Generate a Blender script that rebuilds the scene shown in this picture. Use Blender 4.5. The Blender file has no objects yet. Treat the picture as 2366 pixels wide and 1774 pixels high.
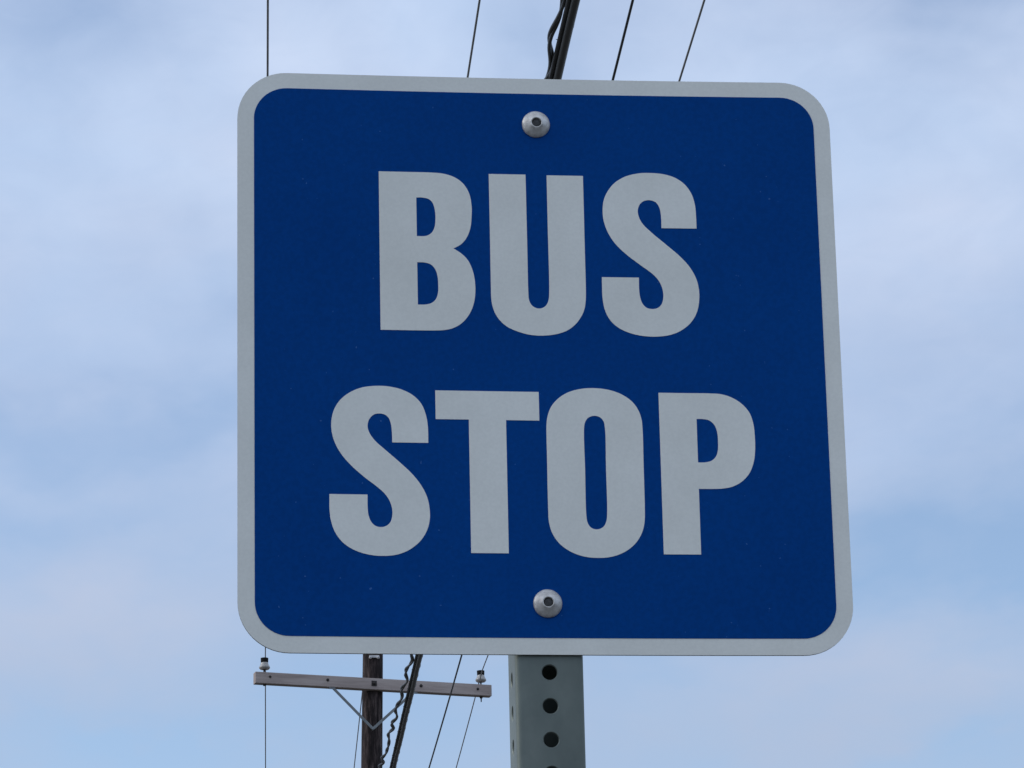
import bpy, bmesh, math, random
from mathutils import Vector, Matrix, noise as mnoise

scene = bpy.context.scene
C = scene.collection
random.seed(7)
R = math.radians

# ------------------------------------------------------------------ measures
Z0 = 2.571            # height of the sign's centre above the ground
HW = 0.2286           # half of an 18 inch panel
BOW = 0.00303         # the panel's edges bow this much towards the street
SUN_EL, SUN_AZ = R(34), R(-86)      # azimuth from +Y, negative towards -X


# ------------------------------------------------------------------ materials
def mat(name):
    m = bpy.data.materials.new(name)
    m.use_nodes = True
    nt = m.node_tree
    return m, nt, nt.nodes['Principled BSDF']


def node(nt, kind, **kw):
    n = nt.nodes.new(kind)
    for k, v in kw.items():
        setattr(n, k, v)
    return n


def ramp(nt, stops):
    n = nt.nodes.new('ShaderNodeValToRGB')
    e = n.color_ramp.elements
    e[0].position, e[0].color = stops[0][0], (*stops[0][1], 1)
    e[1].position, e[1].color = stops[-1][0], (*stops[-1][1], 1)
    for p, c in stops[1:-1]:
        x = e.new(p)
        x.color = (*c, 1)
    return n


def noisy(name, stops, scale=20.0, detail=4.0, rough=0.6, metallic=0.0, stretch=(1, 1, 1), bump=0.0,
          bump_scale=None, spec=0.5, nrough=0.55, rough_var=0.0, bump_dist=0.002):
    m, nt, b = mat(name)
    tc = node(nt, 'ShaderNodeTexCoord')
    mp = node(nt, 'ShaderNodeMapping')
    mp.inputs['Scale'].default_value = stretch
    nt.links.new(tc.outputs['Object'], mp.inputs['Vector'])
    nz = node(nt, 'ShaderNodeTexNoise')
    nz.inputs['Scale'].default_value = scale
    nz.inputs['Detail'].default_value = detail
    nz.inputs['Roughness'].default_value = nrough
    nt.links.new(mp.outputs['Vector'], nz.inputs['Vector'])
    rp = ramp(nt, stops)
    nt.links.new(nz.outputs['Fac'], rp.inputs['Fac'])
    nt.links.new(rp.outputs['Color'], b.inputs['Base Color'])
    b.inputs['Roughness'].default_value = rough
    b.inputs['Metallic'].default_value = metallic
    b.inputs['Specular IOR Level'].default_value = spec
    if rough_var:
        mr = node(nt, 'ShaderNodeMapRange')
        mr.inputs['To Min'].default_value = rough - rough_var
        mr.inputs['To Max'].default_value = rough + rough_var
        nt.links.new(nz.outputs['Fac'], mr.inputs['Value'])
        nt.links.new(mr.outputs['Result'], b.inputs['Roughness'])
    if bump:
        n2 = node(nt, 'ShaderNodeTexNoise')
        n2.inputs['Scale'].default_value = bump_scale or scale
        n2.inputs['Detail'].default_value = 3
        nt.links.new(mp.outputs['Vector'], n2.inputs['Vector'])
        bp = node(nt, 'ShaderNodeBump')
        bp.inputs['Strength'].default_value = bump
        bp.inputs['Distance'].default_value = bump_dist
        nt.links.new(n2.outputs['Fac'], bp.inputs['Height'])
        nt.links.new(bp.outputs['Normal'], b.inputs['Normal'])
    return m


def mix_noise(m, scale, stops, factor, blend='MULTIPLY', detail=2.0, stretch=(1, 1, 1), thresh=None):
    """lay a second noise over the base colour of a material"""
    nt = m.node_tree
    b = nt.nodes['Principled BSDF']
    src = b.inputs['Base Color'].links[0].from_socket
    tc = node(nt, 'ShaderNodeTexCoord')
    mp = node(nt, 'ShaderNodeMapping')
    mp.inputs['Scale'].default_value = stretch
    nt.links.new(tc.outputs['Object'], mp.inputs['Vector'])
    nz = node(nt, 'ShaderNodeTexNoise')
    nz.inputs['Scale'].default_value = scale
    nz.inputs['Detail'].default_value = detail
    nt.links.new(mp.outputs['Vector'], nz.inputs['Vector'])
    rp = ramp(nt, stops)
    nt.links.new(nz.outputs['Fac'], rp.inputs['Fac'])
    mx = node(nt, 'ShaderNodeMixRGB', blend_type=blend)
    mx.inputs['Fac'].default_value = factor
    nt.links.new(src, mx.inputs['Color1'])
    nt.links.new(rp.outputs['Color'], mx.inputs['Color2'])
    nt.links.new(mx.outputs['Color'], b.inputs['Base Color'])


g = lambda v, r=1.0, gg=1.0, bb=1.0: (v * r, v * gg, v * bb)
M_WHITE = noisy('white_sheeting', [(.3, (.755, .765, .715)), (.7, (.810, .820, .768))], scale=22, detail=5, rough=.42, spec=.45)
mix_noise(M_WHITE, 420, [(.35, g(.955)), (.65, g(1.0))], 1.0)
mix_noise(M_WHITE, 5, [(.35, (.955, .95, .94)), (.6, g(1.0))], 1.0, detail=6)
M_BLUE = noisy('blue_sheeting', [(.3, (.0002, .0480, .226)), (.7, (.0003, .0550, .252))], scale=7, detail=6, rough=.45, spec=.03)
mix_noise(M_BLUE, 300, [(.35, g(.93)), (.65, g(1.05))], 1.0)
mix_noise(M_BLUE, 310, [(.788, g(0)), (.81, (.04, .07, .11))], 1.0, blend='ADD', detail=1.0)
M_ALU = noisy('bare_aluminium', [(.3, g(.14)), (.7, g(.24))], scale=60, rough=.55, metallic=.5)
M_GALV = noisy('galvanised_steel', [(.30, (.128, .156, .144)), (.5, (.158, .188, .172)), (.72, (.194, .225, .205))],
               scale=38, detail=6, rough=.52, metallic=.35, spec=.35, rough_var=.06, stretch=(1, 1, .6))
mix_noise(M_GALV, 11, [(.3, g(.80)), (.7, g(1.04))], 1.0, stretch=(1, 1, .22), detail=6)
M_RIVET = noisy('rivet_steel', [(.3, (.36, .35, .335)), (.52, (.54, .53, .51)), (.75, (.68, .68, .67))], scale=200, detail=5, rough=.45, metallic=.40, bump=.25, bump_scale=260, bump_dist=.0006)
M_PIN = noisy('dark_pin_steel', [(.3, g(.038, .97, .98, 1)), (.7, g(.075, .97, .98, 1))], scale=300, rough=.6, metallic=.3)
M_POLE = noisy('creosoted_wood', [(.34, (.005, .004, .0045)), (.48, (.022, .0165, .0165)), (.60, (.075, .056, .053)), (.74, (.23, .18, .16))],
               scale=15, detail=8, rough=.85, stretch=(2.2, 2.2, .26), nrough=.72, bump=.7, bump_scale=14, bump_dist=.012, spec=.2)
M_ARM = noisy('weathered_timber', [(.25, (.27, .225, .208)), (.5, (.385, .325, .302)), (.75, (.48, .42, .39))],
              scale=7, detail=6, rough=.85, stretch=(.35, 3.5, 3.5), bump=.4, bump_scale=12, bump_dist=.006, spec=.2)
M_BRACE = noisy('galvanised_strap', [(.3, (.15, .17, .18)), (.7, (.23, .25, .26))], scale=14, rough=.55, metallic=.4)
M_BOLT = noisy('rusted_bolt', [(.3, (.020, .018, .018)), (.7, (.050, .043, .040))], scale=40, rough=.75, metallic=.2)
M_PORC = noisy('white_porcelain', [(.3, g(.27, 1, .99, .96)), (.7, g(.36, 1, .99, .96))], scale=12, rough=.25)
M_CAP = noisy('black_tie_cap', [(.3, g(.004)), (.7, g(.010))], scale=30, rough=.75, spec=.15)
M_WIRE = noisy('oxidised_wire', [(.3, (.20, .21, .22)), (.7, (.30, .31, .33))], scale=14, rough=.7, metallic=.1)
M_BLACKWIRE = noisy('black_jacket', [(.3, (.005, .006, .008)), (.7, (.014, .0155, .018))], scale=6, rough=.45, spec=.35)
M_STRAND = noisy('steel_strand', [(.3, (.014, .016, .019)), (.7, (.040, .044, .050))], scale=9, rough=.6, metallic=.2, spec=.3)
M_PLATE = noisy('pale_zinc', [(.3, g(.42)), (.7, g(.62))], scale=20, rough=.5, metallic=.2)


# ------------------------------------------------------------------ helpers
def link(name, bm, mats, parent=None, smooth=False, angle=None):
    me = bpy.data.meshes.new(name)
    bmesh.ops.recalc_face_normals(bm, faces=bm.faces)
    bm.to_mesh(me)
    bm.free()
    for m in (mats if isinstance(mats, (list, tuple)) else [mats]):
        me.materials.append(m)
    if smooth:
        for p in me.polygons:
            p.use_smooth = True
        if angle:
            me.set_sharp_from_angle(angle=R(angle))
    o = bpy.data.objects.new(name, me)
    C.objects.link(o)
    if parent:
        o.parent = parent
    return o


def empty(name, loc):
    o = bpy.data.objects.new(name, None)
    o.empty_display_size = .2
    o.location = loc
    C.objects.link(o)
    return o


def tag(o, label, cat, group=None):
    o['label'] = label
    o['category'] = cat
    if group:
        o['group'] = group


def spline(pts, n=7):
    """closed outline; points marked as corners are joined sharply, the others by a centripetal spline"""
    k = next((i for i, p in enumerate(pts) if p[0]), None)
    if k is None:
        seq, runs, closed = [p[1:] for p in pts], None, True
    else:
        pts = pts[k:] + pts[:k] + [pts[k]]
        runs, cur, closed = [], [pts[0][1:]], False
        for p in pts[1:]:
            cur.append(p[1:])
            if p[0]:
                runs.append(cur)
                cur = [p[1:]]
    out = []

    def seg(p0, p1, p2, p3):
        P = [Vector(q) for q in (p0, p1, p2, p3)]
        t = [0]
        for a, b in zip(P, P[1:]):
            t.append(t[-1] + max((b - a).length, 1e-6) ** .5)
        for i in range(n):
            u = t[1] + (t[2] - t[1]) * i / n
            A1 = P[0] * ((t[1] - u) / (t[1] - t[0])) + P[1] * ((u - t[0]) / (t[1] - t[0]))
            A2 = P[1] * ((t[2] - u) / (t[2] - t[1])) + P[2] * ((u - t[1]) / (t[2] - t[1]))
            A3 = P[2] * ((t[3] - u) / (t[3] - t[2])) + P[3] * ((u - t[2]) / (t[3] - t[2]))
            B1 = A1 * ((t[2] - u) / (t[2] - t[0])) + A2 * ((u - t[0]) / (t[2] - t[0]))
            B2 = A2 * ((t[3] - u) / (t[3] - t[1])) + A3 * ((u - t[1]) / (t[3] - t[1]))
            v = B1 * ((t[2] - u) / (t[2] - t[1])) + B2 * ((u - t[1]) / (t[2] - t[1]))
            out.append((v.x, v.y))

    if closed:
        m = len(seq)
        for i in range(m):
            seg(seq[i - 1], seq[i], seq[(i + 1) % m], seq[(i + 2) % m])
    else:
        for r in runs:
            if len(r) == 2:
                out.append(r[0])
                continue
            a = (2 * r[0][0] - r[1][0], 2 * r[0][1] - r[1][1])
            z = (2 * r[-1][0] - r[-2][0], 2 * r[-1][1] - r[-2][1])
            q = [a] + r + [z]
            for i in range(1, len(q) - 2):
                seg(*q[i - 1:i + 3])
    return out


def bowed_sheet(loops, front, thick):
    """flat outlines (metres in the sign's plane) made into a thin sheet that follows the panel's bow"""
    bm = bmesh.new()
    for lp in loops:
        vs = [bm.verts.new((x, 0, z)) for x, z in lp]
        for a, b in zip(vs, vs[1:] + vs[:1]):
            bm.edges.new((a, b))
    bmesh.ops.triangle_fill(bm, use_beauty=True, edges=bm.edges[:])
    x = -.224
    while x < .225:
        bmesh.ops.bisect_plane(bm, geom=bm.verts[:] + bm.edges[:] + bm.faces[:], plane_co=(x, 0, 0), plane_no=(1, 0, 0))
        x += .014
    bmesh.ops.recalc_face_normals(bm, faces=bm.faces)
    if bm.faces[0].normal.y > 0:
        bmesh.ops.reverse_faces(bm, faces=bm.faces)
    for v in bm.verts:
        v.co.y = -front
    ret = bmesh.ops.extrude_face_region(bm, geom=bm.faces[:], use_keep_orig=True)
    for v in [e for e in ret['geom'] if isinstance(e, bmesh.types.BMVert)]:
        v.co.y = -front + thick
    for v in bm.verts:
        v.co.y -= BOW * (v.co.x / HW) ** 2
    return bm


def rounded(w, h, r, n=14):
    out = []
    for cx, cz, a0 in ((w - r, h - r, 0), (-w + r, h - r, 90), (-w + r, -h + r, 180), (w - r, -h + r, 270)):
        for i in range(n + 1):
            a = R(a0 + 90 * i / n)
            out.append((cx + r * math.cos(a), cz + r * math.sin(a)))
    return out


def lathe(bm, prof, mtx=Matrix(), n=32, mi=0):
    """prof: (radius, height) pairs turned round the local Z axis"""
    rings = []
    for r, h in prof:
        if r < 1e-6:
            rings.append([bm.verts.new(mtx @ Vector((0, 0, h)))])
        else:
            rings.append([bm.verts.new(mtx @ Vector((r * math.cos(2 * math.pi * i / n), r * math.sin(2 * math.pi * i / n), h))) for i in range(n)])
    for a, b in zip(rings, rings[1:]):
        for i in range(n):
            j = (i + 1) % n
            if len(a) == 1 and len(b) == 1:
                continue
            if len(a) == 1:
                f = bm.faces.new((a[0], b[j], b[i]))
            elif len(b) == 1:
                f = bm.faces.new((a[i], a[j], b[0]))
            else:
                f = bm.faces.new((a[i], a[j], b[j], b[i]))
            f.material_index = mi


def tube(bm, pts, r, n=8):
    """a round tube through a list of points; r is a number or one radius per point"""
    rings = []
    for i, p in enumerate(pts):
        p = Vector(p)
        t = (Vector(pts[min(i + 1, len(pts) - 1)]) - Vector(pts[max(i - 1, 0)])).normalized()
        up = Vector((0, 0, 1)) if abs(t.z) < .9 else Vector((1, 0, 0))
        a = t.cross(up).normalized()
        b = a.cross(t)
        rr = r[i] if isinstance(r, (list, tuple)) else r
        rings.append([bm.verts.new(p + (a * math.cos(2 * math.pi * k / n) + b * math.sin(2 * math.pi * k / n)) * rr) for k in range(n)])
    for a, b in zip(rings, rings[1:]):
        for k in range(n):
            bm.faces.new((a[k], a[(k + 1) % n], b[(k + 1) % n], b[k]))
    bm.faces.new(rings[0][::-1])
    bm.faces.new(rings[-1])


def box(bm, mtx, sx, sy, sz, bevel=0.0):
    ret = bmesh.ops.create_cube(bm, size=1, matrix=mtx @ Matrix.Diagonal((sx, sy, sz, 1)))
    if bevel:
        es = list({e for v in ret['verts'] for e in v.link_edges})
        bmesh.ops.bevel(bm, geom=es, offset=bevel, segments=2, affect='EDGES', profile=.6)


# ------------------------------------------------------------------ bus stop sign
sign = empty('bus_stop_sign', (0, 0, 0))
tag(sign, 'square blue sign with white border reading BUS STOP on a perforated steel post', 'sign')

bm = bowed_sheet([rounded(HW, HW, .0381)], 0.0, .0021)
panel = link('sign_panel', bm, [M_WHITE, M_ALU], sign)
for p in panel.data.polygons:
    if p.normal.y > -.7:
        p.material_index = 1
panel.location = (0, 0, Z0)

bm = bowed_sheet([rounded(HW - .0126, HW - .0126, .0381 - .0126)], .00025, .00022)
link('blue_field', bm, M_BLUE, panel)

LETTERS = {
    'B': ["c-121.1,149.6 -99.8,149.6 -81.4,149.5 -71.8,148.8 -63.1,146.0 -56.4,140.7 -52.1,132.7 -50.5,122.6 -50.7,114.1 -51.8,104.8 -54.8,97.1 -58.8,92.0 -63.3,89.1 c-65.0,88.3 -58.9,84.2 -53.9,78.6 -50.3,69.4 -48.9,59.4 -49.2,50.2 -51.0,41.8 -54.7,34.2 -60.3,27.9 -66.7,24.2 -73.1,22.7 -83.3,22.2 -103.8,22.1 c-121.1,22.1",
          "c-92.7,129.0 -88.1,129.0 -83.3,127.9 -80.2,124.7 -78.6,118.6 -78.3,111.9 -78.9,105.9 -81.2,100.8 -85.0,98.2 -88.5,97.7 c-92.7,97.7",
          "c-92.7,76.6 -87.3,76.5 -82.5,75.1 -79.2,71.4 -77.4,65.6 -77.0,58.9 -77.3,52.2 -79.0,47.2 -82.2,44.2 -87.0,42.8 c-92.7,42.7"],
    'U': ["c-36.9,149.3 c-8.6,149.3 -8.6,83.5 -8.6,53.3 -8.2,47.8 -6.4,43.8 -3.7,41.7 -0.8,41.0 2.3,41.7 5.1,44.1 6.7,48.1 7.3,53.5 7.5,104.9 c7.6,149.0 c35.6,149.0 35.4,88.4 35.3,54.8 34.9,47.2 33.8,40.9 31.0,34.6 26.2,28.2 19.3,23.2 10.5,20.4 1.3,19.4 -6.4,19.7 -15.0,21.6 -25.8,26.5 -32.4,33.4 -35.8,41.2 -36.9,48.7 -37.0,57.9 -36.9,104.1"],
    'S': ["c94.9,107.2 94.9,114.7 94.6,119.8 93.5,124.7 91.0,128.3 86.6,129.9 82.1,129.2 78.8,126.4 77.1,121.7 77.6,116.6 80.2,110.9 86.9,103.7 97.9,93.9 108.6,84.1 115.7,75.5 120.2,66.3 122.0,56.6 121.6,47.4 119.5,38.9 114.9,31.2 107.5,24.9 98.4,21.0 87.4,19.6 76.9,20.2 66.3,22.9 58.2,27.3 52.6,33.4 49.3,41.1 47.9,50.7 47.8,59.1 c47.9,66.9 c76.2,66.9 76.1,57.0 76.7,51.1 78.3,46.1 81.4,42.7 85.7,41.7 90.2,42.8 93.2,46.2 94.5,52.1 93.9,58.3 91.7,64.0 87.1,69.7 77.5,77.2 67.9,84.9 59.4,93.5 54.0,102.2 50.7,112.0 50.0,121.1 51.3,130.1 55.1,138.0 61.1,144.7 69.1,149.3 78.4,151.7 86.9,152.2 97.9,151.3 106.9,148.4 114.0,143.1 118.9,135.5 121.3,126.3 121.8,117.6 c121.9,107.2"],
    'S2': ["c-113.4,-66.5 -113.6,-57.9 -114.2,-52.2 -115.9,-47.4 -118.8,-44.8 -122.6,-44.0 -126.6,-44.8 -129.8,-47.6 -131.5,-51.7 -131.5,-56.0 -129.9,-60.2 -126.2,-65.4 -117.5,-73.4 -107.0,-82.8 -98.0,-91.8 -91.7,-100.5 -87.8,-109.1 -86.2,-118.0 -86.2,-125.6 -88.2,-133.9 -93.1,-142.2 -101.1,-149.1 -109.9,-153.0 -119.8,-154.4 -130.7,-153.7 -141.4,-150.6 -150.2,-145.1 -156.3,-137.2 -159.5,-128.2 -160.6,-119.0 c-160.6,-107.3 c-132.3,-107.3 -132.3,-117.6 -131.6,-123.7 -129.8,-128.2 -126.9,-131.2 -123.0,-132.3 -118.8,-131.4 -115.6,-128.5 -114.1,-123.5 -114.1,-118.1 -115.8,-112.2 -119.3,-106.6 -125.2,-101.1 -134.7,-93.6 -143.9,-85.2 -151.2,-76.6 -156.1,-67.7 -158.5,-58.8 -158.7,-50.0 -156.6,-41.4 -152.1,-34.0 -145.2,-28.1 -136.2,-24.0 -125.5,-22.4 -115.5,-22.7 -105.9,-24.9 -97.3,-29.4 -91.2,-36.0 -87.9,-44.7 -86.6,-53.3 c-86.4,-66.5"],
    'T': ["c-80.6,-25.2 c-2.6,-25.4 c-2.6,-48.0 c-27.7,-47.9 c-27.8,-151.5 c-55.8,-151.5 c-55.7,-47.8 c-80.6,-47.8"],
    'O': ["2.7,-52.1 3.5,-45.2 6.2,-37.6 11.4,-31.0 19.4,-25.6 29.0,-22.7 38.9,-21.9 49.2,-22.9 58.9,-26.0 66.8,-31.2 72.0,-38.0 74.6,-45.8 75.2,-53.3 75.1,-85.0 74.9,-118.4 74.3,-127.3 72.1,-135.2 67.5,-142.7 60.0,-149.1 50.4,-153.2 40.0,-154.5 28.9,-153.6 18.6,-149.9 10.0,-143.4 4.8,-135.1 2.7,-126.4 2.4,-117.3 2.5,-77.3",
          "31.0,-53.5 31.9,-48.9 34.3,-45.4 38.7,-43.8 43.1,-44.8 45.8,-47.9 46.8,-53.4 46.7,-85.3 46.5,-121.1 45.7,-126.3 43.3,-130.6 38.5,-132.5 34.1,-131.1 31.7,-127.4 30.9,-122.0 30.9,-85.4"],
    'P': ["c88.2,-25.1 108.9,-25.2 127.2,-25.3 135.9,-25.9 143.8,-28.5 151.3,-33.5 156.8,-40.5 159.4,-49.3 160.1,-59.2 159.9,-69.9 158.4,-79.6 154.9,-88.0 149.1,-94.5 142.0,-98.5 134.7,-100.1 127.6,-100.5 c116.2,-100.5 c116.1,-151.5 c88.1,-151.5",
          "c116.4,-45.6 120.9,-45.6 126.0,-46.7 129.8,-50.3 131.7,-56.1 132.1,-63.2 131.7,-70.1 130.1,-75.0 126.8,-78.3 122.0,-79.7 c116.3,-79.8"],
}
for key, loops in LETTERS.items():
    L = []
    for s in loops:
        L.append([(a * .001, b * .001) for a, b in spline([(w[0] == 'c', *[float(v) for v in w.lstrip('c').split(',')]) for w in s.split()])])
    lt = link('letter', bowed_sheet(L, .0005, .00022), M_WHITE, panel)
    lt['label'] = 'white letter ' + key[0] + (' of BUS' if key in 'BUS' else ' of STOP')

# dome headed rivets through the panel
face = Matrix.Rotation(R(90), 4, 'X')           # local Z towards the viewer (-Y)
for i, z in enumerate((.1905, -.1899)):
    bm = bmesh.new()
    mtx = Matrix.Translation((0.0003, -.0006, 0)) @ face @ Matrix.Rotation(R(17 + 70 * i), 4, 'Z')
    prof = [(.0107, -.0004), (.01085, .0004), (.0105, .0011), (.0092, .0022), (.0074, .0034), (.0058, .0045), (.0047, .0052),
            (.0043, .00550), (.0039, .00550), (.0036, .0052), (.0035, .0036)]
    lathe(bm, prof, mtx, 40)
    for v in bm.verts:                            # hammered, not perfectly turned
        d = mnoise.noise(v.co * 420 + Vector((i * 9, 0, 3)))
        v.co.y += d * .00028
        v.co.x += mnoise.noise(v.co * 300 + Vector((4, i * 5, 0))) * .00012
    rv = link('rivet', bm, M_RIVET, sign, smooth=True, angle=50)
    rv.location = (0, 0, Z0 + z)
    bm = bmesh.new()
    lathe(bm, [(.00348, .0030), (.0034, .0039), (.0027, .0041), (0, .0042)], mtx, 20)
    link('pin', bm, M_PIN, rv, smooth=True)


# perforated square post: every wall is a column of 1 inch cells with a 7/16 inch hole
def post_mesh():
    bm = bmesh.new()
    HWID, RC, T, PITCH, RH, N = .0254, .0042, .0024, .0254, .0056, 32
    top, n = .1905 + .0127, 112
    fl = HWID - RC
    sq = []
    for k in range(N):
        s, q = divmod((k + N // 8) % N, N // 4)
        t = -1 + 2 * q / (N // 4)
        sq.append([(1, t), (-t, 1), (-1, -t), (t, -1)][s])
    for side in range(4):
        rot = Matrix.Rotation(R(90 * side), 4, 'Z')
        for c in range(n):
            zc = top - PITCH * (c + .5)
            rings = []
            for depth in (0, T):
                y = -(HWID - depth)
                outer, inner = [], []
                for k in range(N):
                    a = 2 * math.pi * k / N
                    w = fl
                    outer.append(bm.verts.new(rot @ Vector((sq[k][0] * w, y, zc + sq[k][1] * PITCH / 2))))
                    rr = RH + (.0006 if depth == 0 else 0)
                    inner.append(bm.verts.new(rot @ Vector((rr * math.cos(a), y, zc + rr * math.sin(a)))))
                rings.append((outer, inner))
                for k in range(N):
                    j = (k + 1) % N
                    bm.faces.new((outer[k], outer[j], inner[j], inner[k]))
            lip = [bm.verts.new(rot @ Vector((RH * math.cos(2 * math.pi * k / N), -HWID + .0006, zc + RH * math.sin(2 * math.pi * k / N)))) for k in range(N)]
            for k in range(N):
                j = (k + 1) % N
                bm.faces.new((rings[0][1][k], rings[0][1][j], lip[j], lip[k]))
                bm.faces.new((lip[k], lip[j], rings[1][1][j], rings[1][1][k]))
        # rounded corner strip, outside and inside, one quad tall per cell
        for ro, cc in ((RC, HWID - RC), (RC - T, HWID - RC)):
            m = 6
            cols = []
            for i in range(m + 1):
                a = R(-90 + 90 * i / m)
                cols.append([bm.verts.new(rot @ Vector((cc + ro * math.cos(a), -cc + ro * math.sin(a), top - PITCH * c))) for c in range(n + 1)])
            for a, b in zip(cols, cols[1:]):
                for c in range(n):
                    bm.faces.new((a[c], b[c], b[c + 1], a[c + 1]))
    bmesh.ops.remove_doubles(bm, verts=bm.verts, dist=1e-5)
    return bm


post = link('post', post_mesh(), M_GALV, sign, smooth=True, angle=28)
post.location = (.0008, .0254 + .0026, Z0)

# ------------------------------------------------------------------ utility pole, 42 m up the street
POLE_X, POLE_Y = 2.716, 39.03
lean = (2.720 - 2.695) / (12.363 - 11.138)
pole = empty('utility_pole', (POLE_X - .12, POLE_Y, 0))
tag(pole, 'dark weathered wooden utility pole with a grey timber crossarm and two white insulators', 'utility pole')
pinv = pole.location.copy()


def padd(name, bm, m, parent=None, **kw):
    """vertices are given in world space; the part hangs from the pole or from one of its parts"""
    for v in bm.verts:
        v.co -= pinv
    return link(name, bm, m, parent or pole, **kw)


def axis(z):
    return Vector((2.695 + (z - 11.138) * lean * (1 if z > 10 else .75) + (0 if z > 10 else -lean * .25 * 1.138), POLE_Y, z))


bm = bmesh.new()
N = 40
TOPZ = 12.74
zs = [-.3 + (TOPZ + .3) * i / 150 for i in range(151)]
rings = []
for z in zs:
    a = axis(z)
    rr = .1060 + (12.363 - z) * .0054
    ring = []
    for k in range(N):
        th = 2 * math.pi * k / N
        d = mnoise.noise(Vector((math.cos(th) * 2.2, math.sin(th) * 2.2, z * .5))) * .0045
        d += mnoise.noise(Vector((math.cos(th) * 9, math.sin(th) * 9, z * 1.6))) * .0022
        ring.append(bm.verts.new(a + Vector((math.cos(th), math.sin(th), 0)) * (rr + d)))
    rings.append(ring)
for a, b in zip(rings, rings[1:]):
    for k in range(N):
        bm.faces.new((a[k], a[(k + 1) % N], b[(k + 1) % N], b[k]))
tip = bm.verts.new(axis(TOPZ) + Vector((0, 0, .02)))
for k in range(N):
    bm.faces.new((rings[-1][k], rings[-1][(k + 1) % N], tip))
padd('mast', bm, M_POLE, smooth=True, angle=60)

# crossarm frame: origin at the left end of its front face, X along the arm
armL, armR = Vector((1.455, 38.606, 12.010)), Vector((3.995, 39.141, 12.009))
ax = (armR - armL).normalized()
ay = Vector((-ax.y, ax.x, 0)).normalized()       # away from the viewer
ALEN, AH, AD = (armR - armL).length, .122, .095
armM = Matrix((ax.to_4d(), ay.to_4d(), Vector((0, 0, 1)).to_4d(), Vector((0, 0, 0, 1)))).transposed()
armM.translation = armL
for i in range(3):
    armM[3][i] = 0
armM[3][3] = 1


def arm_pt(x, y, z):
    return armM @ Vector((x, y, z))


bm = bmesh.new()
box(bm, armM @ Matrix.Translation((ALEN / 2, AD / 2, 0)), ALEN, AD, AH, .006)
arm = padd('crossarm', bm, M_ARM)
# object-space texture should follow the timber, so turn the object, not the mesh
rotz = math.atan2(ax.y, ax.x)
arm.data.transform(Matrix.Rotation(-rotz, 4, 'Z'))
arm.rotation_euler = (0, 0, rotz)


def arm_part(name, bm, m, parent=None, **kw):
    o = padd(name, bm, m, parent or pole, **kw)
    return o


front = armM @ Matrix.Rotation(R(90), 4, 'X')    # local Z out of the front face
for x, z, r in ((.158, .012, .011), (.784, .013, .013), (1.291, .003, .030), (1.809, .006, .014), (2.439, .006, .012)):
    bm = bmesh.new()
    mtx = armM @ Matrix.Translation((x, 0, z)) @ Matrix.Rotation(R(90), 4, 'X')
    if r > .02:
        box(bm, mtx @ Matrix.Translation((0, 0, .002)), r * 1.9, r * 1.9, .005)
        lathe(bm, [(.017, .0046), (.017, .016), (.010, .02), (.010, .034), (0, .035)], mtx, 6)
    else:
        lathe(bm, [(r * 1.25, -.001), (r * 1.25, .004), (r * .8, .0042), (r * .75, .013), (0, .015)], mtx, 12)
    b = link('bolt', bm, M_BOLT, arm)
    b.data.transform(Matrix.Translation(-pinv))
    b.data.transform(Matrix.Rotation(-rotz, 4, 'Z'))

# V of two flat steel braces: from under the arm down to the mast
for x0, z0 in ((.846, -.066), (1.722, -.066)):
    bm = bmesh.new()
    a = arm_pt(x0, .012, z0 - .004)
    b = arm_pt(1.275, -.004, -.478)
    yb = axis(b.z).y - (.1060 + (12.363 - b.z) * .0054) - .007
    b.y = yb + (0.006 if x0 > 1 else 0)
    d = b - a
    L = d.length
    xdir = d.normalized()
    ydir = ay - xdir * ay.dot(xdir)
    ydir.normalize()
    zdir = xdir.cross(ydir)
    mt = Matrix((xdir.to_4d(), ydir.to_4d(), zdir.to_4d(), Vector((0, 0, 0, 1)))).transposed()
    for i in range(3):
        mt[3][i] = 0
    mt.translation = (a + b) / 2
    box(bm, mt, L + .03, .006, .029, .001)
    # bent end that runs under the arm
    s = 1 if x0 < 1 else -1
    box(bm, Matrix.Translation(a + ax * (-s * .012) + Vector((0, 0, .000))) @ Matrix.Rotation(rotz, 4, 'Z'), .07, .010, .022, .001)
    lathe(bm, [(.014, 0), (.014, .012), (0, .014)], Matrix.Translation(b + Vector((0, -.004, 0))) @ Matrix.Rotation(R(90), 4, 'X'), 8)
    padd('brace', bm, M_BRACE)


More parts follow.
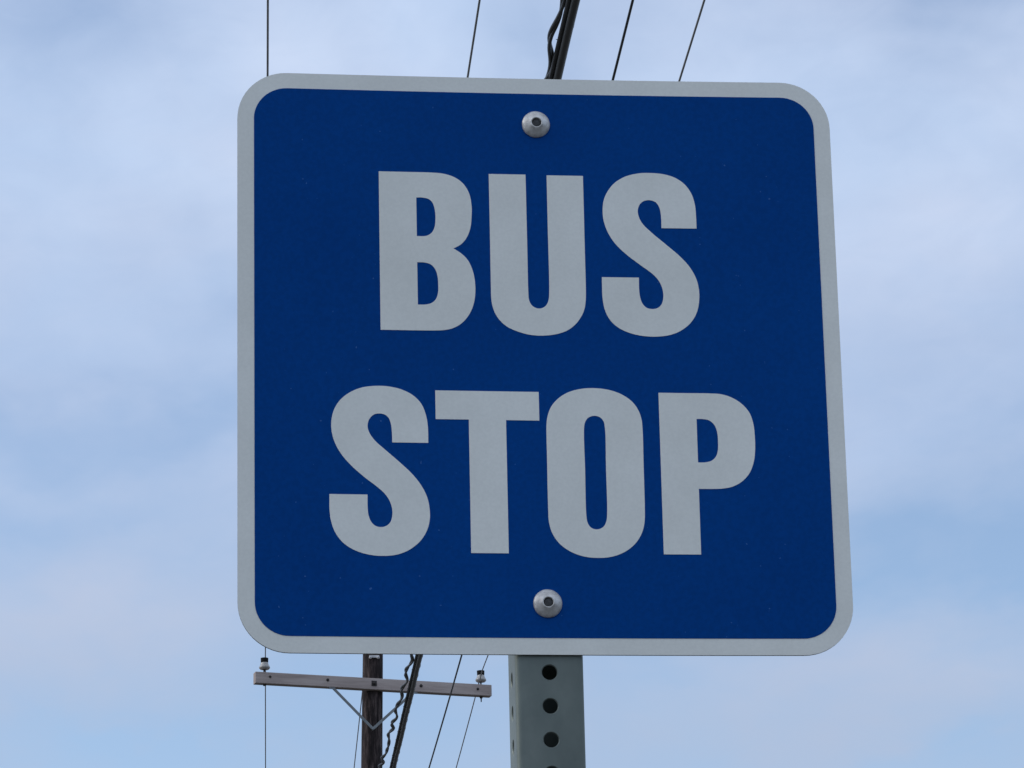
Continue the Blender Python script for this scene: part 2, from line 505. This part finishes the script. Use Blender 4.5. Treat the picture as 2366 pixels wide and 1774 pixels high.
def insulator(base, tall, split):
    """pin type insulator standing on a point; split shows a forked pin"""
    T = Matrix.Translation(base)
    bm = bmesh.new()
    h = tall
    lathe(bm, [(.0, h - .118), (.020, h - .118), (.024, h - .134), (.046, h - .131), (.0575, h - .119), (.0585, h - .108), (.053, h - .098), (.047, h - .086),
               (.042, h - .074), (.040, h - .062), (.036, h - .058), (0, h - .057)], T, 28)
    bell = padd('insulator', bm, M_PORC, smooth=True, angle=60)
    bm = bmesh.new()
    lathe(bm, [(.0355, h - .0572), (.0395, h - .053), (.0405, h - .022), (.0395, h - .010), (.030, h - .008), (.022, h - .006), (0, h - .004)], T, 24)
    tube(bm, [base + Vector((-.040, 0, h - .016)), base + Vector((.040, 0, h - .016))], .010, 8)
    padd('cap', bm, M_CAP, bell, smooth=True, angle=40)
    bm = bmesh.new()
    if split:
        lathe(bm, [(0, h - .120), (.0085, h - .120), (.0085, .004), (.018, .003), (.018, -.002), (.008, -.002), (.008, -AH - .001), (.016, -AH - .002),
                   (.016, -AH - .018), (.007, -AH - .024), (.006, -AH - .060), (0, -AH - .062)], T, 12)
        b2 = bmesh.new()
        tube(b2, [base + Vector((-.018, 0, h - .125)), base + Vector((-.030, 0, 0)), base + Vector((-.036, 0, -.004))], .005, 8)
        padd('tie_rod', b2, M_BOLT, bell, smooth=True, angle=40)
    else:
        lathe(bm, [(0, h - .120), (.013, h - .120), (.013, .020), (.013, .012), (.024, .006), (.024, -.002), (.008, -.002), (.008, -AH - .001),
                   (.016, -AH - .002), (.016, -AH - .016), (.006, -AH - .018), (0, -AH - .020)], T, 12)
    padd('pin', bm, M_BOLT, bell, smooth=True, angle=40)


insL = arm_pt(.110, AD * .5, AH / 2)
insR = arm_pt(2.490, AD * .5, AH / 2)
insulator(insL, .170, False)
insulator(insR, .168, True)

# galvanised bracket just above the crossarm and the insulator on the pole's top
bm = bmesh.new()
pc = axis(12.306) + Vector((0, -.108, 0))
box(bm, Matrix.Translation(pc + Vector((.008, -.004, .012))), .105, .012, .026, .002)
for dx in (-.034, .048):
    lathe(bm, [(.016, 0), (.016, .014), (.009, .018), (.009, .034), (0, .035)], Matrix.Translation(pc + Vector((dx, -.008, -.001))) @ Matrix.Rotation(R(90), 4, 'X'), 8)
padd('bracket', bm, M_PLATE)
top = axis(TOPZ)
insulator(top + Vector((.0, 0, .02)), .20, False)

# ------------------------------------------------------------------ overhead lines
WIRES = 'overhead lines strung along the street'


def run(A, u, slope, curve, s0, s1, n):
    out = []
    for i in range(n + 1):
        s = s0 + (s1 - s0) * i / n
        out.append(Vector((A[0] + u[0] * s, A[1] + u[1] * s, A[2] + slope * s + curve * s * s)))
    return out


def wire(name, A, near, far, r, m, label, cat='wire'):
    """near and far: (heading, slope, curve, length) of the spans in front of and behind the support A"""
    pts = []
    if far:
        pts += run(A, far[0], far[1], far[2], 0, far[3], 40)[::-1]
    pts += run(A, near[0], near[1], near[2], 0, near[3], 60)[(1 if far else 0):]
    bm = bmesh.new()
    tube(bm, pts, r, 8)
    o = link(name, bm, m, smooth=True, angle=60)
    tag(o, label, cat, WIRES)
    return o


def head(deg):
    """unit heading turned from straight away from the viewer towards the right"""
    a = math.atan2(.10396, .94461) + R(deg)
    return (math.sin(a), math.cos(a))


LW = 'thin grey wire running straight up from the insulator at the crossarm\'s left end'
RW = 'thin grey wire slanting up to the right from the insulator at the crossarm\'s right end'
MW = 'thin grey wire left of the thick cable, passing behind the pole\'s left side'
wire('power_wire', (1.570, 38.853, 12.286), ((-.0448, -.9990), -.1527, .0021, 52), (head(-3.68), -.145, .0021, 60), .0058, M_WIRE, LW)
wire('power_wire', (3.864, 38.802, 12.147), ((-.0464, -.9989), -.1158, .00097, 52), (head(-5.5), -.066, .002, 60), .0062, M_WIRE, RW)
wire('power_wire', (2.716, 39.03, 12.955), ((-.0474, -.9989), -.176, .0019, 52), (head(-4.5), -.108, .002, 60), .0060, M_WIRE, MW)
wire('telephone_wire', (2.716, 38.878, 9.380), ((-.0248, -.9997), -.05446, .00152, 52), None, .0066, M_BLACKWIRE,
     'thin black wire crossing in front of the crossarm, second from the right above the sign')

# thick telephone cable hung from a steel strand
cabA = Vector((2.689, 38.881, 10.223))
cu = (-.0381, -.9993)
side = Vector((-cu[1], cu[0], 0))               # towards +X (the viewer's right)
cable = empty('telephone_cable', cabA)
tag(cable, 'thick straight black cable slanting past the pole and above the sign\'s middle', 'cable', WIRES)
base = run(cabA, cu, -.06419, -.00002, 0, 50, 160)
bm = bmesh.new()
tube(bm, [p - cabA + side * (.010 + .0015 * math.sin(i * .9)) + Vector((0, 0, -.008)) for i, p in enumerate(base)], .0205, 12)
link('cable_sheath', bm, M_BLACKWIRE, cable, smooth=True, angle=60)
bm = bmesh.new()
tube(bm, [p - cabA - side * .0185 + Vector((0, 0, -.004)) for p in base], .0105, 8)
link('messenger_strand', bm, M_STRAND, cable, smooth=True, angle=60)
bm = bmesh.new()                                # lashing wire wound round both
pts = []
for i in range(0, 1600):
    s = i / 1600 * 50
    a = s / .42 * 2 * math.pi
    p = Vector((cabA.x + cu[0] * s, cabA.y + cu[1] * s, cabA.z - .06419 * s)) - cabA
    pts.append(p + side * (.002 + .0315 * math.cos(a)) + Vector((0, 0, .026 * math.sin(a))))
tube(bm, pts, .0016, 5)
link('lashing_wire', bm, M_STRAND, cable, smooth=True)

# twisted service drop beside the cable
dropA = Vector((2.765, 38.91, 10.72))
drop = empty('twisted_drop_cable', dropA)
tag(drop, 'wavy black twisted cable running close along the left of the thick cable', 'cable', WIRES)
DROP = []
for i in range(0, 1101):
    s = i / 1100 * 50
    c = Vector((cabA.x + cu[0] * s, cabA.y + cu[1] * s, cabA.z - .06419 * s))
    off = .044 + .069 * math.exp(-(max(s - 4, 0) / 5) ** 2)
    p = c - side * off
    DROP.append(p)
for k in range(2):
    bm = bmesh.new()
    pts = []
    for i, p in enumerate(DROP):
        s = i / 1100 * 50
        ph = s / .80 * 2 * math.pi + k * math.pi + 1.2 * mnoise.noise(Vector((s * .9, 3, 0)))
        amp = .0068 + .002 * mnoise.noise(Vector((s * 1.7, 9, k * 4)))
        wob = .014 * math.sin(s / .80 * 2 * math.pi + 3.6 * mnoise.noise(Vector((s * .9, 8, 2)))) + .010 * mnoise.noise(Vector((s * 1.3, 1, 5)))
        pts.append(p - dropA + side * (amp * math.cos(ph) + wob) + Vector((0, 0, amp * math.sin(ph))))
    tube(bm, pts, .0088, 8)
    link('strand', bm, M_BLACKWIRE, drop, smooth=True)

# ------------------------------------------------------------------ ground
bm = bmesh.new()
S = 1500
n = 24
vs = {}
for i in range(n + 1):
    for j in range(n + 1):
        f = lambda t: math.copysign(abs(t) ** 2.6, t) * S
        x, y = f(2 * i / n - 1), f(2 * j / n - 1)
        vs[i, j] = bm.verts.new((x, y, 0))
for i in range(n):
    for j in range(n):
        bm.faces.new((vs[i, j], vs[i + 1, j], vs[i + 1, j + 1], vs[i, j + 1]))
M_GROUND = noisy('gravel_verge', [(.3, (.070, .068, .060)), (.55, (.095, .092, .082)), (.8, (.13, .125, .11))], scale=.9, detail=10, rough=.95, bump=.6, bump_scale=30, bump_dist=.03, spec=.1)
ground = link('ground', bm, M_GROUND)
ground['kind'] = 'structure'

# ------------------------------------------------------------------ sky
w = bpy.data.worlds.new('World')
scene.world = w
w.use_nodes = True
nt = w.node_tree
nt.nodes.clear()
out = node(nt, 'ShaderNodeOutputWorld')
bg = node(nt, 'ShaderNodeBackground')
bg.inputs['Strength'].default_value = .15
sky = node(nt, 'ShaderNodeTexSky', sky_type='NISHITA')
sky.sun_disc = False
sky.sun_elevation = SUN_EL
sky.sun_rotation = SUN_AZ
sky.air_density = 1.0
sky.dust_density = 1.0
sky.ozone_density = 1.5
tc = node(nt, 'ShaderNodeTexCoord')


def math_(op, a, b=None, clamp=False):
    n_ = node(nt, 'ShaderNodeMath', operation=op, use_clamp=clamp)
    for i, v in enumerate((a, b)):
        if v is None:
            continue
        if isinstance(v, (int, float)):
            n_.inputs[i].default_value = v
        else:
            nt.links.new(v, n_.inputs[i])
    return n_.outputs[0]


sep = node(nt, 'ShaderNodeSeparateXYZ')
nt.links.new(tc.outputs['Generated'], sep.inputs[0])
zc = math_('MAXIMUM', sep.outputs['Z'], 0.0)
# clouds drift on a layer overhead: direction projected to that layer
den = math_('ADD', zc, .16)
comb = node(nt, 'ShaderNodeCombineXYZ')
nt.links.new(math_('DIVIDE', sep.outputs['X'], den), comb.inputs[0])
nt.links.new(math_('DIVIDE', sep.outputs['Y'], den), comb.inputs[1])


def cloud_noise(scale, loc, stretch, detail, rough, dist=0.0, rotz_=12):
    mp_ = node(nt, 'ShaderNodeMapping')
    mp_.inputs['Location'].default_value = loc
    mp_.inputs['Rotation'].default_value = (0, 0, R(rotz_))
    mp_.inputs['Scale'].default_value = stretch
    nt.links.new(comb.outputs[0], mp_.inputs['Vector'])
    z_ = node(nt, 'ShaderNodeTexNoise')
    z_.inputs['Scale'].default_value = scale
    z_.inputs['Detail'].default_value = detail
    z_.inputs['Roughness'].default_value = rough
    z_.inputs['Distortion'].default_value = dist
    nt.links.new(mp_.outputs['Vector'], z_.inputs['Vector'])
    return math_('SUBTRACT', z_.outputs['Fac'], .5)


n_big = cloud_noise(2.6, (3.1, 1.7, 0), (1.1, .9, 1), 4, .5, .3)
n_mid = cloud_noise(8.0, (8.3, 4.1, 0), (1.2, .85, 1), 5, .48, .5, 20)
n_fine = cloud_noise(26.0, (2.3, 6.1, 0), (1.2, .9, 1), 5, .6, .8, 25)
n_hue = cloud_noise(6.0, (6.9, 3.3, 0), (1.2, .9, 1), 4, .55, .3, 5)
n_wa = cloud_noise(6.0, (1.3, 9.1, 0), (1.2, .8, 1), 4, .55)
n_wb = cloud_noise(6.5, (5.7, 2.6, 0), (1.2, .8, 1), 4, .55)
# azimuth and elevation in degrees, stirred by noise so that the thin places in the layer get ragged edges
deg = 57.29578
az = math_('ADD', math_('MULTIPLY', math_('ARCTAN2', sep.outputs['X'], sep.outputs['Y']), deg), math_('MULTIPLY', n_wa, 5.0))
el = math_('ADD', math_('MULTIPLY', math_('ARCSINE', sep.outputs['Z']), deg), math_('MULTIPLY', n_wb, 3.0))
THIN = [  # azimuth, elevation, half widths, how thin (positive) or thick (negative) the layer is there
    (-1.2, 23.6, 2.8, 1.1, .30), (13.9, 23.7, 2.2, 1.1, .42), (7.2, 23.0, .9, 1.2, .16),
    (1.6, 17.55, 2.0, .62, .50), (2.2, 19.4, .8, .7, .22), (-1.2, 17.5, 1.2, .5, .35),
    (12.9, 15.5, 3.2, .85, .74), (14.2, 16.8, 1.3, .6, .45), (.9, 12.9, 2.6, .60, .80), (-.8, 16.35, 1.6, .35, .30),
    (12.2, 12.5, 3.0, .45, .60), (4.6, 13.6, 2.4, 1.3, .48), (8.3, 14.4, 1.2, .35, .25),
    (1.2, 21.1, 2.4, 1.0, -.22), (11.9, 20.2, 2.6, 1.5, -.30), (3.4, 22.6, 1.6, 1.2, -.20), (-.5, 15.0, 2.6, .60, -.26), (12.6, 13.9, 2.2, .45, -.20), (6.6, 13.3, 1.5, .5, -.12),
]
k = math_('ADD', math_('MULTIPLY', n_big, .45), math_('ADD', math_('MULTIPLY', n_mid, .74), math_('MULTIPLY', n_fine, .20)))
k = math_('ADD', k, .30)
for a0, e0, wa, we, wt in THIN:
    da = math_('MULTIPLY', math_('SUBTRACT', az, a0), 1 / wa)
    de = math_('MULTIPLY', math_('SUBTRACT', el, e0), 1 / we)
    q = math_('ADD', math_('MULTIPLY', da, da), math_('MULTIPLY', de, de))
    k = math_('ADD', k, math_('MULTIPLY', math_('EXPONENT', math_('MULTIPLY', q, -1.0)), wt))
k = math_('MINIMUM', math_('MAXIMUM', k, 0.0), 1.0)
# cloud brightness: a high thin layer, duller near the horizon and brighter overhead
lum = ramp(nt, [(0.0, (2.3, 2.7, 3.7)), (.23, (2.95, 3.62, 4.85)), (.30, (3.35, 4.10, 5.55)), (.36, (3.78, 4.58, 6.02)), (.6, (6.2, 7.1, 8.6)), (1.0, (8.0, 9.0, 10.6))])
nt.links.new(zc, lum.inputs['Fac'])
hue = ramp(nt, [(.30, (.98, 1.0, 1.015)), (.70, (1.04, .995, .975))])       # bluer and more lavender folds of the layer
nt.links.new(math_('ADD', n_hue, .5), hue.inputs['Fac'])
lumh = node(nt, 'ShaderNodeMixRGB', blend_type='MULTIPLY')
lumh.inputs['Fac'].default_value = 1
nt.links.new(lum.outputs['Color'], lumh.inputs['Color1'])
nt.links.new(hue.outputs['Color'], lumh.inputs['Color2'])
skyg = node(nt, 'ShaderNodeMixRGB', blend_type='MULTIPLY')
skyg.inputs['Fac'].default_value = 1
skyg.inputs['Color2'].default_value = (1.19, 1.16, 1.175, 1)
nt.links.new(sky.outputs['Color'], skyg.inputs['Color1'])
tint = node(nt, 'ShaderNodeMixRGB', blend_type='MIX')
nt.links.new(k, tint.inputs['Fac'])
nt.links.new(lumh.outputs['Color'], tint.inputs['Color1'])
nt.links.new(skyg.outputs['Color'], tint.inputs['Color2'])
nt.links.new(tint.outputs['Color'], bg.inputs['Color'])
nt.links.new(bg.outputs['Background'], out.inputs['Surface'])

sd = bpy.data.lights.new('sun', 'SUN')
sd.energy = 1.2
sd.angle = R(20)
sd.color = (1, .95, .88)
so = bpy.data.objects.new('sun', sd)
C.objects.link(so)
dirv = Vector((math.sin(SUN_AZ) * math.cos(SUN_EL), math.cos(SUN_AZ) * math.cos(SUN_EL), math.sin(SUN_EL)))
so.rotation_euler = dirv.to_track_quat('Z', 'Y').to_euler()
so.location = (-20, 20, 30)

# ------------------------------------------------------------------ camera
cd = bpy.data.cameras.new('camera')
cd.sensor_width = 36
cd.lens = 9403.09 / 2366 * 36
cd.clip_end = 6000
cam = bpy.data.objects.new('camera', cd)
C.objects.link(cam)
Mx = [[0.9945122052883141, 0.10395904021115973, -0.011746977949610445],
      [-0.10242556649220147, 0.9446098109828769, -0.31180331672970585],
      [-0.021318462921274924, 0.31129539500813075, 0.950074049843172]]
rot = Matrix([[r[0], r[2], -r[1]] for r in Mx]).to_4x4()
cam.matrix_world = Matrix.Translation((-.34041, -2.88826, Z0 - .97103)) @ rot
scene.camera = cam

vs_ = scene.view_settings
vs_.view_transform = 'Standard'
vs_.look = 'None'
vs_.exposure = 0
vs_.gamma = 1
scene.cycles.max_bounces = 8
scene.cycles.use_denoising = True
